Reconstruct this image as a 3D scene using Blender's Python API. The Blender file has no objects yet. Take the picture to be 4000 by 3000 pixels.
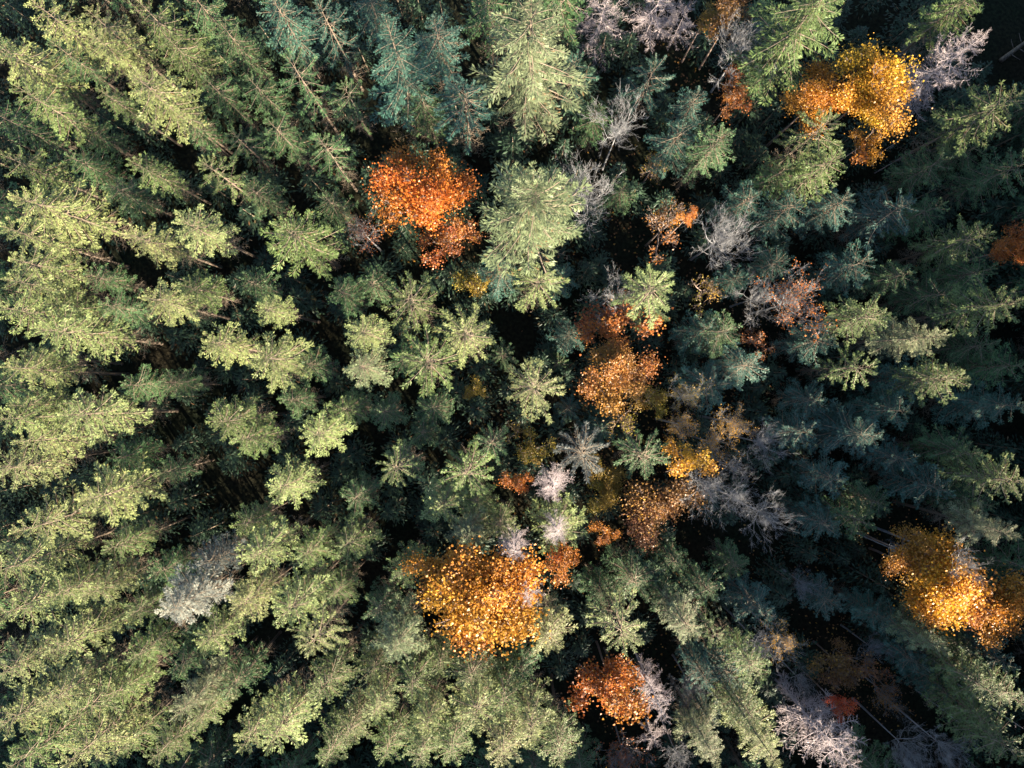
import bpy, math, random
import numpy as np
from mathutils import Matrix, Vector

rad = math.radians
random.seed(11)
rng = np.random.default_rng(11)
scene = bpy.context.scene
col = scene.collection

# ------------------------------------------------------------------ camera
CAM_H = 80.0                       # drone height above the forest floor
FPX = 2856.0                       # focal length in pixels of the 4000 px wide photograph
cam_d = bpy.data.cameras.new('camera')
cam_d.sensor_fit = 'HORIZONTAL'
cam_d.sensor_width = 36.0
cam_d.lens = 36.0 * FPX / 4000.0
cam_d.clip_start = 0.5
cam_d.clip_end = 3000.0
cam = bpy.data.objects.new('camera', cam_d)
cam.location = (0, 0, CAM_H)
cam.rotation_euler = (0, 0, 0)     # straight down
col.objects.link(cam)
scene.camera = cam

# ------------------------------------------------------------------ light
SUN_EL = 20.0
SUN_DIR = Vector((0.55, -0.835, 0)).normalized()      # towards the sun, on the ground
az = math.atan2(SUN_DIR.x, SUN_DIR.y)                # clockwise from +Y
world = bpy.data.worlds.new('World')
scene.world = world
world.use_nodes = True
nt = world.node_tree
nt.nodes.clear()
wo = nt.nodes.new('ShaderNodeOutputWorld')
bg = nt.nodes.new('ShaderNodeBackground')
sky = nt.nodes.new('ShaderNodeTexSky')
sky.sky_type = 'NISHITA'
sky.sun_disc = False
sky.sun_elevation = rad(SUN_EL)
sky.sun_rotation = az
sky.air_density = 1.0
sky.dust_density = 0.6
sky.ozone_density = 1.5
bg.inputs['Strength'].default_value = 0.051
nt.links.new(sky.outputs[0], bg.inputs[0])
nt.links.new(bg.outputs[0], wo.inputs[0])

sun_d = bpy.data.lights.new('sun', 'SUN')
sun_d.energy = 5.0
sun_d.angle = rad(0.5)
sun_d.color = (1.0, 0.86, 0.66)
sun = bpy.data.objects.new('sun', sun_d)
sd = Vector((SUN_DIR.x * math.cos(rad(SUN_EL)), SUN_DIR.y * math.cos(rad(SUN_EL)), math.sin(rad(SUN_EL))))
sun.rotation_euler = sd.to_track_quat('Z', 'Y').to_euler()
sun.location = sd * 300
col.objects.link(sun)

vs = scene.view_settings
vs.view_transform = 'Standard'
vs.look = 'None'
vs.exposure = 2.7
vs.gamma = 1.0
vs.use_curve_mapping = False
scene.cycles.max_bounces = 6
scene.cycles.diffuse_bounces = 3
scene.cycles.transmission_bounces = 3
scene.cycles.glossy_bounces = 2


# ------------------------------------------------------------------ materials
def new_mat(name):
    m = bpy.data.materials.new(name)
    m.use_nodes = True
    m.node_tree.nodes.clear()
    return m, m.node_tree


def leaf_material(name, transl, spec, rough, lo, hi, warm, warm_col):
    """Colour = the object's own colour, varied leaf by leaf through the 'tint' attribute; some leaves turn to WARM_COL."""
    m, t = new_mat(name)
    N, L = t.nodes.new, t.links.new
    out = N('ShaderNodeOutputMaterial')
    oi = N('ShaderNodeObjectInfo')
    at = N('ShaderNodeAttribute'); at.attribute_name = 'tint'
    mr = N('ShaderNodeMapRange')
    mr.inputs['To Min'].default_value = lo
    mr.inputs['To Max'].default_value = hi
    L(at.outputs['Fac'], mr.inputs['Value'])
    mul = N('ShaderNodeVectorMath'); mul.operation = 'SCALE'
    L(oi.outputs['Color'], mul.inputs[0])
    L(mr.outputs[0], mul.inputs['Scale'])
    hue = N('ShaderNodeAttribute'); hue.attribute_name = 'hue'
    wm = N('ShaderNodeMapRange')
    wm.inputs['From Min'].default_value = warm
    wm.inputs['From Max'].default_value = 1.0
    wm.inputs['To Max'].default_value = 0.85
    L(hue.outputs['Fac'], wm.inputs['Value'])
    mix = N('ShaderNodeMix'); mix.data_type = 'RGBA'
    L(wm.outputs[0], mix.inputs[0])
    L(mul.outputs[0], mix.inputs[6])
    mix.inputs[7].default_value = (*warm_col, 1)
    ran = N('ShaderNodeMapRange')
    ran.inputs['To Min'].default_value = 0.86
    ran.inputs['To Max'].default_value = 1.14
    L(oi.outputs['Random'], ran.inputs['Value'])
    mul2 = N('ShaderNodeVectorMath'); mul2.operation = 'SCALE'
    L(mix.outputs[2], mul2.inputs[0])
    L(ran.outputs[0], mul2.inputs['Scale'])
    p = N('ShaderNodeBsdfPrincipled')
    p.inputs['Roughness'].default_value = rough
    p.inputs['Specular IOR Level'].default_value = spec
    L(mul2.outputs[0], p.inputs['Base Color'])
    tr = N('ShaderNodeBsdfTranslucent')
    L(mul2.outputs[0], tr.inputs['Color'])
    ms = N('ShaderNodeMixShader')
    ms.inputs[0].default_value = transl
    L(p.outputs[0], ms.inputs[1]); L(tr.outputs[0], ms.inputs[2])
    L(ms.outputs[0], out.inputs[0])
    return m


def wood_material(name, c1, c2, scale):
    m, t = new_mat(name)
    N, L = t.nodes.new, t.links.new
    out = N('ShaderNodeOutputMaterial')
    p = N('ShaderNodeBsdfPrincipled')
    p.inputs['Roughness'].default_value = 0.85
    p.inputs['Specular IOR Level'].default_value = 0.2
    tc = N('ShaderNodeTexCoord')
    mp = N('ShaderNodeMapping'); mp.inputs['Scale'].default_value = (1, 1, 0.25)
    L(tc.outputs['Object'], mp.inputs[0])
    no = N('ShaderNodeTexNoise'); no.inputs['Scale'].default_value = scale; no.inputs['Detail'].default_value = 5
    L(mp.outputs[0], no.inputs['Vector'])
    cr = N('ShaderNodeValToRGB')
    cr.color_ramp.elements[0].position = 0.32; cr.color_ramp.elements[0].color = (*c1, 1)
    cr.color_ramp.elements[1].position = 0.68; cr.color_ramp.elements[1].color = (*c2, 1)
    L(no.outputs['Fac'], cr.inputs[0])
    L(cr.outputs[0], p.inputs['Base Color'])
    bp = N('ShaderNodeBump'); bp.inputs['Strength'].default_value = 0.4; bp.inputs['Distance'].default_value = 0.03
    L(no.outputs['Fac'], bp.inputs['Height']); L(bp.outputs[0], p.inputs['Normal'])
    L(p.outputs[0], out.inputs[0])
    return m


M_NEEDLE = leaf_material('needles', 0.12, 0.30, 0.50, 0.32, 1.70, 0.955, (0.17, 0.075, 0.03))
M_LEAF = leaf_material('autumn_leaves', 0.38, 0.35, 0.42, 0.50, 1.45, 0.74, (0.60, 0.33, 0.04))
M_BARK = wood_material('conifer_bark', (0.07, 0.055, 0.042), (0.17, 0.13, 0.10), 5.0)
M_TWIG = wood_material('conifer_twig_bark', (0.13, 0.10, 0.07), (0.25, 0.20, 0.15), 6.0)
M_DEAD = wood_material('weathered_dead_wood', (0.30, 0.25, 0.25), (0.50, 0.43, 0.43), 6.0)
M_GREY = wood_material('grey_bark', (0.15, 0.15, 0.155), (0.30, 0.30, 0.31), 6.0)
M_BROWN = wood_material('brown_bark', (0.14, 0.10, 0.08), (0.26, 0.20, 0.17), 6.0)


def ground_material():
    m, t = new_mat('forest_floor')
    N, L = t.nodes.new, t.links.new
    out = N('ShaderNodeOutputMaterial')
    p = N('ShaderNodeBsdfPrincipled'); p.inputs['Roughness'].default_value = 0.95
    p.inputs['Specular IOR Level'].default_value = 0.1
    tc = N('ShaderNodeTexCoord')
    n1 = N('ShaderNodeTexNoise'); n1.inputs['Scale'].default_value = 0.16; n1.inputs['Detail'].default_value = 6
    n2 = N('ShaderNodeTexNoise'); n2.inputs['Scale'].default_value = 3.0; n2.inputs['Detail'].default_value = 8
    L(tc.outputs['Object'], n1.inputs['Vector']); L(tc.outputs['Object'], n2.inputs['Vector'])
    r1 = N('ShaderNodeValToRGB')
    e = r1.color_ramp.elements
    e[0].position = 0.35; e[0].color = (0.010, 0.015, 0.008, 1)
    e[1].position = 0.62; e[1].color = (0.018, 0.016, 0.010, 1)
    L(n1.outputs['Fac'], r1.inputs[0])
    r2 = N('ShaderNodeValToRGB')
    e = r2.color_ramp.elements
    e[0].position = 0.35; e[0].color = (0.45, 0.45, 0.45, 1)
    e[1].position = 0.75; e[1].color = (1.5, 1.4, 1.25, 1)
    L(n2.outputs['Fac'], r2.inputs[0])
    mx = N('ShaderNodeMix'); mx.data_type = 'RGBA'; mx.blend_type = 'MULTIPLY'; mx.inputs[0].default_value = 1
    L(r1.outputs[0], mx.inputs[6]); L(r2.outputs[0], mx.inputs[7])
    L(mx.outputs[2], p.inputs['Base Color'])
    bp = N('ShaderNodeBump'); bp.inputs['Strength'].default_value = 0.6; bp.inputs['Distance'].default_value = 0.15
    L(n2.outputs['Fac'], bp.inputs['Height']); L(bp.outputs[0], p.inputs['Normal'])
    L(p.outputs[0], out.inputs[0])
    return m


M_GROUND = ground_material()


# ------------------------------------------------------------------ mesh helpers
class Geo:
    """Triangles with a material index and two per-vertex numbers, 'tint' and 'hue'."""

    def __init__(self):
        self.V, self.F, self.M, self.T, self.H, self.n = [], [], [], [], [], 0

    def add(self, v, f, mat, tint=0.5, hue=0.0):
        v = np.asarray(v, float).reshape(-1, 3)
        f = np.asarray(f, int).reshape(-1, 3)
        self.V.append(v); self.F.append(f + self.n)
        self.M.append(np.full(len(f), mat, np.int32))
        self.T.append(np.broadcast_to(np.asarray(tint, np.float32), (len(v),)).copy())
        self.H.append(np.broadcast_to(np.asarray(hue, np.float32), (len(v),)).copy())
        self.n += len(v)

    def blades(self, base, d, nrm, length, width, mat=1, tint=None, hue=None, fold=0.22, bulge=0.62):
        """Folded lance-shaped sprays (two triangles each): base points, directions, face normals."""
        base = np.asarray(base, float); d = np.asarray(d, float); nrm = np.asarray(nrm, float)
        k = len(base)
        if k == 0:
            return
        d = d / np.linalg.norm(d, axis=1, keepdims=True)
        s = np.cross(d, nrm); s /= np.maximum(np.linalg.norm(s, axis=1, keepdims=True), 1e-6)
        nn = np.cross(s, d)
        length = np.broadcast_to(np.asarray(length, float), (k,))[:, None]
        width = np.broadcast_to(np.asarray(width, float), (k,))[:, None]
        mid = base + d * length * bulge - nn * width * fold
        v = np.stack([base, mid + s * width * .5, base + d * length, mid - s * width * .5], 1).reshape(-1, 3)
        i = np.arange(k)[:, None] * 4
        f = np.concatenate([i + [0, 1, 2], i + [0, 2, 3]], 1).reshape(-1, 3)
        tint = rng.random(k) if tint is None else np.broadcast_to(tint, (k,))
        hue = rng.random(k) if hue is None else np.broadcast_to(hue, (k,))
        self.add(v, f, mat, np.repeat(tint, 4), np.repeat(hue, 4))

    def tube(self, pts, r, mat=0, sides=3):
        pts = np.asarray(pts, float)
        r = np.broadcast_to(np.asarray(r, float), (len(pts),))
        n = len(pts)
        rings = []
        for i in range(n):
            t = pts[min(i + 1, n - 1)] - pts[max(i - 1, 0)]
            t = t / max(np.linalg.norm(t), 1e-6)
            a = np.cross(t, (0.31, 0.17, 0.94) if abs(t[2]) < .9 else (1, 0.2, 0)); a /= np.linalg.norm(a)
            b = np.cross(t, a)
            th = np.arange(sides) / sides * 2 * math.pi
            rings.append(pts[i] + r[i] * (np.cos(th)[:, None] * a + np.sin(th)[:, None] * b))
        v = np.concatenate(rings)
        f = []
        for i in range(n - 1):
            for j in range(sides):
                a0, a1 = i * sides + j, i * sides + (j + 1) % sides
                f += [(a0, a1, a0 + sides), (a1, a1 + sides, a0 + sides)]
        f += [(0, 2, 1)] if sides == 3 else [(0, j + 1, j) for j in range(1, sides - 1)]
        self.add(v, f, mat, rng.random(), 0.0)

    def column(self, zs, rs, offs, mat=0, sides=8):
        """An upright stem, 1 high: level rings, so it can be stretched to any height."""
        th = np.arange(sides) / sides * 2 * math.pi
        v, f = [], []
        for z, r, o in zip(zs, rs, offs):
            v.append(np.stack([o[0] + r * np.cos(th), o[1] + r * np.sin(th), np.full(sides, z)], 1))
        for i in range(len(zs) - 1):
            for j in range(sides):
                a0, a1 = i * sides + j, i * sides + (j + 1) % sides
                f += [(a0, a1, a0 + sides), (a1, a1 + sides, a0 + sides)]
        self.add(np.concatenate(v), f, mat, rng.random(), 0.0)

    def merged(self):
        return (np.concatenate(self.V), np.concatenate(self.F), np.concatenate(self.M), np.concatenate(self.T), np.concatenate(self.H))

    def add_copy(self, arr, mat4):
        v, f, m, t, h = arr
        R = np.asarray(mat4)[:3, :3]; T = np.asarray(mat4)[:3, 3]
        self.V.append(v @ R.T + T); self.F.append(f + self.n); self.M.append(m)
        self.T.append(np.clip(t + rng.uniform(-.1, .1), 0, 1).astype(np.float32)); self.H.append(h); self.n += len(v)

    def mesh(self, name, mats):
        v, f, m, t, h = self.merged()
        me = bpy.data.meshes.new(name)
        me.vertices.add(len(v)); me.vertices.foreach_set('co', v.astype(np.float32).ravel())
        me.loops.add(len(f) * 3); me.loops.foreach_set('vertex_index', f.astype(np.int32).ravel())
        me.polygons.add(len(f))
        me.polygons.foreach_set('loop_start', np.arange(0, len(f) * 3, 3, dtype=np.int32))
        me.polygons.foreach_set('loop_total', np.full(len(f), 3, np.int32))
        for q in mats:
            me.materials.append(q)
        me.polygons.foreach_set('material_index', m.astype(np.int32))
        for nm, a in (('tint', t), ('hue', h)):
            at = me.attributes.new(nm, 'FLOAT', 'POINT')
            at.data.foreach_set('value', a.astype(np.float32))
        me.update(calc_edges=True)
        return me


def link(name, me, parent=None, mat=None, color=None, kind=None):
    o = bpy.data.objects.new(name, me)
    if parent is not None:
        o.parent = parent
    if mat is not None:
        o.matrix_basis = mat
    if color is not None:
        o.color = (*color, 1)
    if kind:
        o['kind'] = kind
    col.objects.link(o)
    return o


def thing(name, label, cat, loc, rz=0.0, group=None, lean=(0, 0)):
    o = bpy.data.objects.new(name, None)
    o.empty_display_size = 0.5
    o.location = loc
    o.rotation_euler = (lean[0], lean[1], rz)
    o['label'] = label
    o['category'] = cat
    if group:
        o['group'] = group
    col.objects.link(o)
    return o


def at(px, py, z):
    """Where the point of the photograph (px, py) stands when it is Z metres above the floor."""
    d = CAM_H - z
    return ((px - 2000) / FPX * d, -(py - 1500) / FPX * d)


def rot_pos(az_, pitch, roll, pos, s):
    return (Matrix.Translation(pos) @ Matrix.Rotation(az_, 4, 'Z') @ Matrix.Rotation(-pitch, 4, 'Y')
            @ Matrix.Rotation(roll, 4, 'X') @ Matrix.Diagonal((*s, 1)))


# ------------------------------------------------------------------ conifer pieces
def bough_geo(seed, start, droop, dense, wid=0.40, blade_w=0.05):
    """One conifer bough along +X, 1 long: a bare stick near the trunk, then side twigs carrying tufts of short sprays."""
    global rng
    keep, rng = rng, np.random.default_rng(seed)
    g = Geo()
    bend = rng.uniform(-.14, .14)

    def axis(s):
        s = np.asarray(s, float)
        return np.stack([s * (1 - .06 * s), bend * s ** 2, -droop * s ** 1.6 + .60 * droop * s ** 3.2], -1)
    ss = np.linspace(0, .96, 6)
    g.tube(axis(ss), np.linspace(.015, .005, 6), 0, 3)
    B, D, Nn, Ln, W, T = [], [], [], [], [], []

    def spray(p, d, up, l, w, t):
        B.append(p); D.append(d); Nn.append(up); Ln.append(l); W.append(w); T.append(t)
    for i in range(dense):
        s = start + (1 - start) * (i + rng.uniform(0, .8)) / dense
        p = axis(s)
        tng = axis(min(s + .03, 1.03)) - axis(s); tng /= np.linalg.norm(tng)
        env = wid * (min(1, (s - start) / .25 + .40)) * (1.04 - s) ** .55
        for sg in (-1, 1):
            if rng.random() < .10:
                continue
            ang = rad(rng.uniform(36, 68))
            d = tng * math.cos(ang) + np.array((0, sg, 0)) * math.sin(ang) + np.array((0, 0, rng.uniform(-.55, .16)))
            d /= np.linalg.norm(d)
            l = env * rng.uniform(.55, 1.2)
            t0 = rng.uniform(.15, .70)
            up0 = np.array((0, 0, 1.0))
            side = np.cross(up0, d); side /= np.linalg.norm(side)
            m = max(2, int(l / .036))
            for j in range(m):
                u = (j + .3 + .5 * rng.random()) / m
                q = p + d * l * u + np.array((0, 0, -.10 * l * u * u))
                for s2 in (-1, 1):
                    if rng.random() < .12:
                        continue
                    dd = d * rng.uniform(.6, 1.0) + tng * .35 + side * s2 * rng.uniform(.06, .42) + np.array((0, 0, rng.uniform(-.5, .22)))
                    up = np.array((rng.uniform(-.9, .9), rng.uniform(-.9, .9), 1.0))
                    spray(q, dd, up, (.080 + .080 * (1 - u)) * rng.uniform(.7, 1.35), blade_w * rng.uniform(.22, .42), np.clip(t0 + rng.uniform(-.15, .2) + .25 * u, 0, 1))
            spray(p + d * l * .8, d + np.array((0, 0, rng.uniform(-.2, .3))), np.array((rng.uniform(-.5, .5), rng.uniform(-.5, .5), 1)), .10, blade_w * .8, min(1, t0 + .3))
    for k in range(9):
        s = .78 + .025 * k
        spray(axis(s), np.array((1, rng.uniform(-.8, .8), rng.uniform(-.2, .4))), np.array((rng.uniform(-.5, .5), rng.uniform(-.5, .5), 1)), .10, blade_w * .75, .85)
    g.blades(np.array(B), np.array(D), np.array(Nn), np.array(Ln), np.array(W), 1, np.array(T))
    arr = g.merged()
    rng = keep
    return g, arr


BOUGH_KINDS = {}
for kind, (start, droop, dense, wid, bw) in {
        'full': (.12, .24, 9, .20, .048),      # well-clad boughs
        'open': (.26, .20, 12, .085, .046),      # bare near the trunk, foliage on the outer part
        'broad': (.06, .12, 13, .27, .038),     # wide flat sprays of the large firs
        'thin': (.34, .24, 11, .075, .044)}.items():
    lst = []
    for q in range(5):
        g, arr = bough_geo(100 + 17 * q + {'full': 0, 'open': 1, 'broad': 2, 'thin': 3}[kind], start, droop, dense, wid, bw)
        lst.append((g.mesh('bough', (M_TWIG, M_NEEDLE)), arr))
    BOUGH_KINDS[kind] = lst


def profile(t, form='full'):
    """Bough length over the crown radius, T from the tip (0) to the crown's foot (1)."""
    a = min(1.0, (t + .015) / (.85 if form == 'broad' else .50)) ** .80
    return a * (1.0 if t < .75 else 1.0 - .6 * (t - .75))


def pitch_of(t):
    return rad(52 - 52 * min(1, t / .30)) + rad(-4 - 22 * max(0, t - .25))


def dead_branch_geo(seed, k):
    global rng
    keep, rng = rng, np.random.default_rng(seed)
    g = Geo()
    droop = rng.uniform(.10, .42); up = rng.uniform(.15, .5); bend = rng.uniform(-.18, .18)

    def axis(s):
        return np.array((s * (1 - .12 * s), bend * s * s, -droop * s ** 1.2 + up * s ** 3))
    ss = np.linspace(0, 1, 7)
    g.tube([axis(s) for s in ss], np.linspace(.011, .0035, 7), 0, 3)
    for i in range(k):
        s = .2 + .8 * (i + rng.random()) / k
        p = axis(s)
        sg = 1 if i % 2 else -1
        l = rng.uniform(.12, .34) * (1.15 - .6 * s)
        d = np.array((rng.uniform(.2, .8), sg * rng.uniform(.3, .9), rng.uniform(-.9, .15))); d /= np.linalg.norm(d)
        q = p + d * l * .55
        e = q + (d + np.array((.1, 0, rng.uniform(0, .9)))) * l * .45
        g.tube([p, q, e], [.0050, .0042, .0030], 0, 3)
        for _ in range(3):
            d2 = d + rng.uniform(-.8, .8, 3)
            u = rng.uniform(.3, .95)
            b = p + d * l * .55 * u
            g.tube([b, b + d2 * l * .32, b + d2 * l * .42 + np.array((0, 0, .05))], [.0036, .0032, .0026], 0, 3)
    rng = keep
    return g


LOW_DEAD = [dead_branch_geo(980 + q, 9).merged() for q in range(4)]
CROWN_R, CROWN_L, T_UP = 2.3, 15.0, 0.40


def crown_mesh(seed, kind, t0, nb, raw=False):
    """The foliage below the boughs that are built one by one, from the same boughs joined into one mesh."""
    global rng
    keep, rng = rng, np.random.default_rng(seed)
    r2 = random.Random(seed)
    g = Geo()
    a = r2.uniform(0, 6.28)
    for i in range(nb):
        t = t0 + (1 - t0) * ((i + r2.random()) / nb)
        a += 2.39996 + r2.uniform(-.35, .35)
        L = CROWN_R * profile(t, kind) * r2.uniform(.55, 1.28)
        arr = r2.choice(BOUGH_KINDS[kind])[1]
        m = rot_pos(a, pitch_of(t) + rad(r2.uniform(-9, 9)), r2.uniform(-.35, .35), (0, 0, CROWN_L * (1 - t)), (L, L * r2.uniform(.85, 1.2), L))
        g.add_copy(arr, m)
    if not raw:
        for i in range(34):                 # bare dead boughs below the living crown
            a += 2.39996 + r2.uniform(-.4, .4)
            L = CROWN_R * r2.uniform(.45, .85)
            z = CROWN_L * (-.02 - .52 * (i + r2.random()) / 34)
            g.add_copy(r2.choice(LOW_DEAD), rot_pos(a, rad(r2.uniform(-25, 5)), r2.uniform(-.4, .4), (0, 0, z), (L, L, L)))
    me = g.mesh('crown', (M_TWIG, M_NEEDLE))
    rng = keep
    return (me, g) if raw else me


LOWER = {k: [crown_mesh(500 + 31 * q + z, k, .30, n) for q in range(4)] for k, z, n in (('full', 1, 62), ('open', 2, 26), ('broad', 3, 66))}
LOWER['thin'] = [crown_mesh(800 + q, 'thin', .34, 36) for q in range(2)]
WHOLE = {k: [crown_mesh(700 + 13 * q + z, k, .0, 78) for q in range(4)] for k, z in (('full', 1), ('open', 2))}


def trunk_mesh(seed):
    r2 = random.Random(seed)
    g = Geo()
    zs = [0, .01, .05, .25, .5, .75, .92, 1.0]
    rs = [1.5, 1.15, 1.0, .85, .65, .38, .13, .03]
    off = [(0, 0)] + [(r2.uniform(-.3, .3) * (1 - z), r2.uniform(-.3, .3) * (1 - z)) for z in zs[1:-1]] + [(0, 0)]
    g.column(zs, rs, off)
    return g.mesh('trunk', (M_BARK,))


TRUNK = [trunk_mesh(q) for q in range(4)]


def leader_mesh(seed):
    global rng
    keep, rng = rng, np.random.default_rng(seed)
    g = Geo()
    g.tube([(0, 0, 0), (.01, 0, .5), (0, .01, 1.0)], [.03, .018, .006], 0, 4)
    k = 34
    z = rng.uniform(.1, 1.0, k); a = rng.uniform(0, 6.28, k)
    d = np.stack([np.cos(a), np.sin(a), rng.uniform(.5, 1.4, k)], 1)
    g.blades(np.stack([0 * z, 0 * z, z], 1), d, np.stack([-np.cos(a), -np.sin(a), 1 + 0 * a], 1), rng.uniform(.14, .32, k), .06, 1)
    me = g.mesh('leader_shoot', (M_TWIG, M_NEEDLE))
    rng = keep
    return me


LEADER = [leader_mesh(60 + q) for q in range(2)]

CONIFER_COLOURS = {  # sun and shade are partly put into these needle colours
    'lime': (0.132, 0.155, 0.058),  # lightened for the sunlit trees
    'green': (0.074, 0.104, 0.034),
    'deep': (0.044, 0.084, 0.032),  # darkened for trees standing in shade
    'teal': (0.032, 0.074, 0.054),  # darker and bluer, the tint of sky-lit shade
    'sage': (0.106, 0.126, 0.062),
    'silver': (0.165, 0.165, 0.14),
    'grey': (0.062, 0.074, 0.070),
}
CONIFERS = []       # what the labels are written from


def conifer(px, py, h, R, L, form, colour, ntop=26, label=None, short=None, ground=0.0, dead=0.0, xy=None, name='conifer_tree', lean=None):
    r2 = random.Random(int(px * 7 + py * 131))
    if R < 3.9:
        h, L, R = h * .77, L * .70, R * (CAM_H - h * .77) / (CAM_H - h)
    x, y = xy if xy else at(px, py, h)
    c0 = CONIFER_COLOURS[colour]
    j = r2.uniform(.88, 1.12)
    c = tuple(v * j * r2.uniform(.95, 1.05) for v in c0)
    root = thing(name, label or '', 'conifer', (x, y, ground), 0, None, lean or (r2.uniform(-.02, .02), r2.uniform(-.02, .02)))
    L = min(L, h * .82)
    r0 = h * .0068 + .03
    link('trunk', r2.choice(TRUNK), root, Matrix.Diagonal((r0, r0, h * .995, 1)))
    s = R / CROWN_R
    mb = Matrix.Translation((0, 0, h - L)) @ Matrix.Rotation(r2.uniform(0, 6.28), 4, 'Z') @ Matrix.Diagonal((s, s, L / CROWN_L, 1))
    if ntop:
        link('crown', r2.choice(LOWER[form]), root, mb, c, 'stuff')
        a0, a = r2.uniform(0, 6.28), 0
        arms = {'open': 13, 'thin': 9, 'full': 13, 'broad': 17}[form]
        for i in range(ntop):
            t = .005 + T_UP * ((i + .5) / ntop) ** 1.15
            a = a0 + 6.2832 / arms * (round(i * arms * .381966) % arms) + r2.uniform(-.13, .13)
            l = R * profile(t, form) * (r2.uniform(.6, 1.4) if form == 'broad' else r2.uniform(.75, 1.35)) + .15
            me = r2.choice(BOUGH_KINDS[form])[0]
            m = rot_pos(a, pitch_of(t) + rad(r2.uniform(-8, 8)), r2.uniform(-.3, .3), (0, 0, h - L * t), (l, l * r2.uniform(.85, 1.2), l))
            cc = c
            if dead and r2.random() < dead:
                cc = (.17, .085, .04)
            link('bough', me, root, m, cc)
    else:
        link('crown', r2.choice(WHOLE['full' if form in ('full', 'broad') else 'open']), root, mb, c, 'stuff')
    ll = .35 + .25 * R
    link('leader_shoot', r2.choice(LEADER), root, Matrix.Translation((0, 0, h - ll * .7)) @ Matrix.Diagonal((ll, ll, ll, 1)), c)
    CONIFERS.append(dict(o=root, px=px, py=py, h=h, R=R, form=form, colour=colour, label=label, short=short, main=bool(ntop)))
    return root


# ------------------------------------------------------------------ dead conifers (snags)
DEAD_BRANCH = [dead_branch_geo(900 + q, 22).mesh('branch', (M_DEAD,)) for q in range(7)]


def dead_trunk_mesh(mat):
    g = Geo()
    zs = [0, .02, .2, .5, .8, .95, 1.0]
    g.column(zs, [1.4, 1.1, .95, .7, .42, .2, .06], [(.3 * math.sin(5 * z) * (1 - z), .3 * math.sin(7 * z) * (1 - z)) for z in zs])
    return g.mesh('trunk', (mat,))


DEAD_TRUNK = dead_trunk_mesh(M_DEAD)
GREY_TRUNK = dead_trunk_mesh(M_GREY)


def snag(px, py, h, R, L, nb, label, lean=None, name='dead_tree', cat='dead tree', rr=.0062, group=None):
    r2 = random.Random(int(px * 3 + py * 71))
    h, L, R = h * .84, L * .84, R * 1.06
    x, y = at(px, py, h)
    lean = lean or (0, 0)
    # a leaning stem still has its tip where the photograph shows it
    x -= math.sin(lean[1]) * h; y += math.sin(lean[0]) * h
    root = thing(name, label, cat, (x, y, 0), 0, group, lean)
    link('trunk', DEAD_TRUNK, root, Matrix.Diagonal((h * rr, h * rr, h, 1)))
    a = r2.uniform(0, 6.28)
    for i in range(nb):
        t = .02 + .98 * ((i + .5) / nb)
        a += 2.39996 + r2.uniform(-.5, .5)
        l = R * (min(1, (t + .06) / .55) ** .7) * r2.uniform(.6, 1.2)
        m = rot_pos(a, rad(35 - 45 * min(1, t / .5)) + rad(r2.uniform(-12, 12)), r2.uniform(-.5, .5), (0, 0, h - L * t), (l, l, l))
        link('branch', r2.choice(DEAD_BRANCH), root, m)
    return root


# ------------------------------------------------------------------ broadleaved trees
def limb_geo(seed, fine, r0=.024, tiny=.005, last=4, keep=(.52, .78), spread=.9, up=(-.25, .55)):
    """A limb along +X rising from the stem, 1 long, forked four times; returns its tips too."""
    r2 = random.Random(seed)
    g = Geo()
    tips = []

    def grow(p, d, l, r, depth):
        n = 3
        pts = [np.array(p)]
        dd = np.array(d)
        for i in range(n):
            dd = dd + np.array([r2.uniform(-.22, .22), r2.uniform(-.22, .22), r2.uniform(-.06, .20)])
            dd /= np.linalg.norm(dd)
            pts.append(pts[-1] + dd * l / n)
        g.tube(pts, np.linspace(r, max(r * .55, tiny * .7), n + 1), 0, 5 if depth == 0 else 3)
        if depth >= fine:
            tips.append((pts[-1], dd)); tips.append((pts[1], dd))
            return
        kids = 3 if depth < fine - 1 else last
        for k in range(kids):
            q = pts[r2.choice((1, 2, 3))] if k else pts[-1]
            e = dd + np.array([r2.uniform(-spread, spread), r2.uniform(-spread, spread), r2.uniform(*up)])
            e /= np.linalg.norm(e)
            grow(q, e, l * r2.uniform(*keep), max(r * .55, tiny), depth + 1)
    grow((0, 0, 0), np.array((.82, 0, .57)), .42, r0, 0)
    return g, tips


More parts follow.
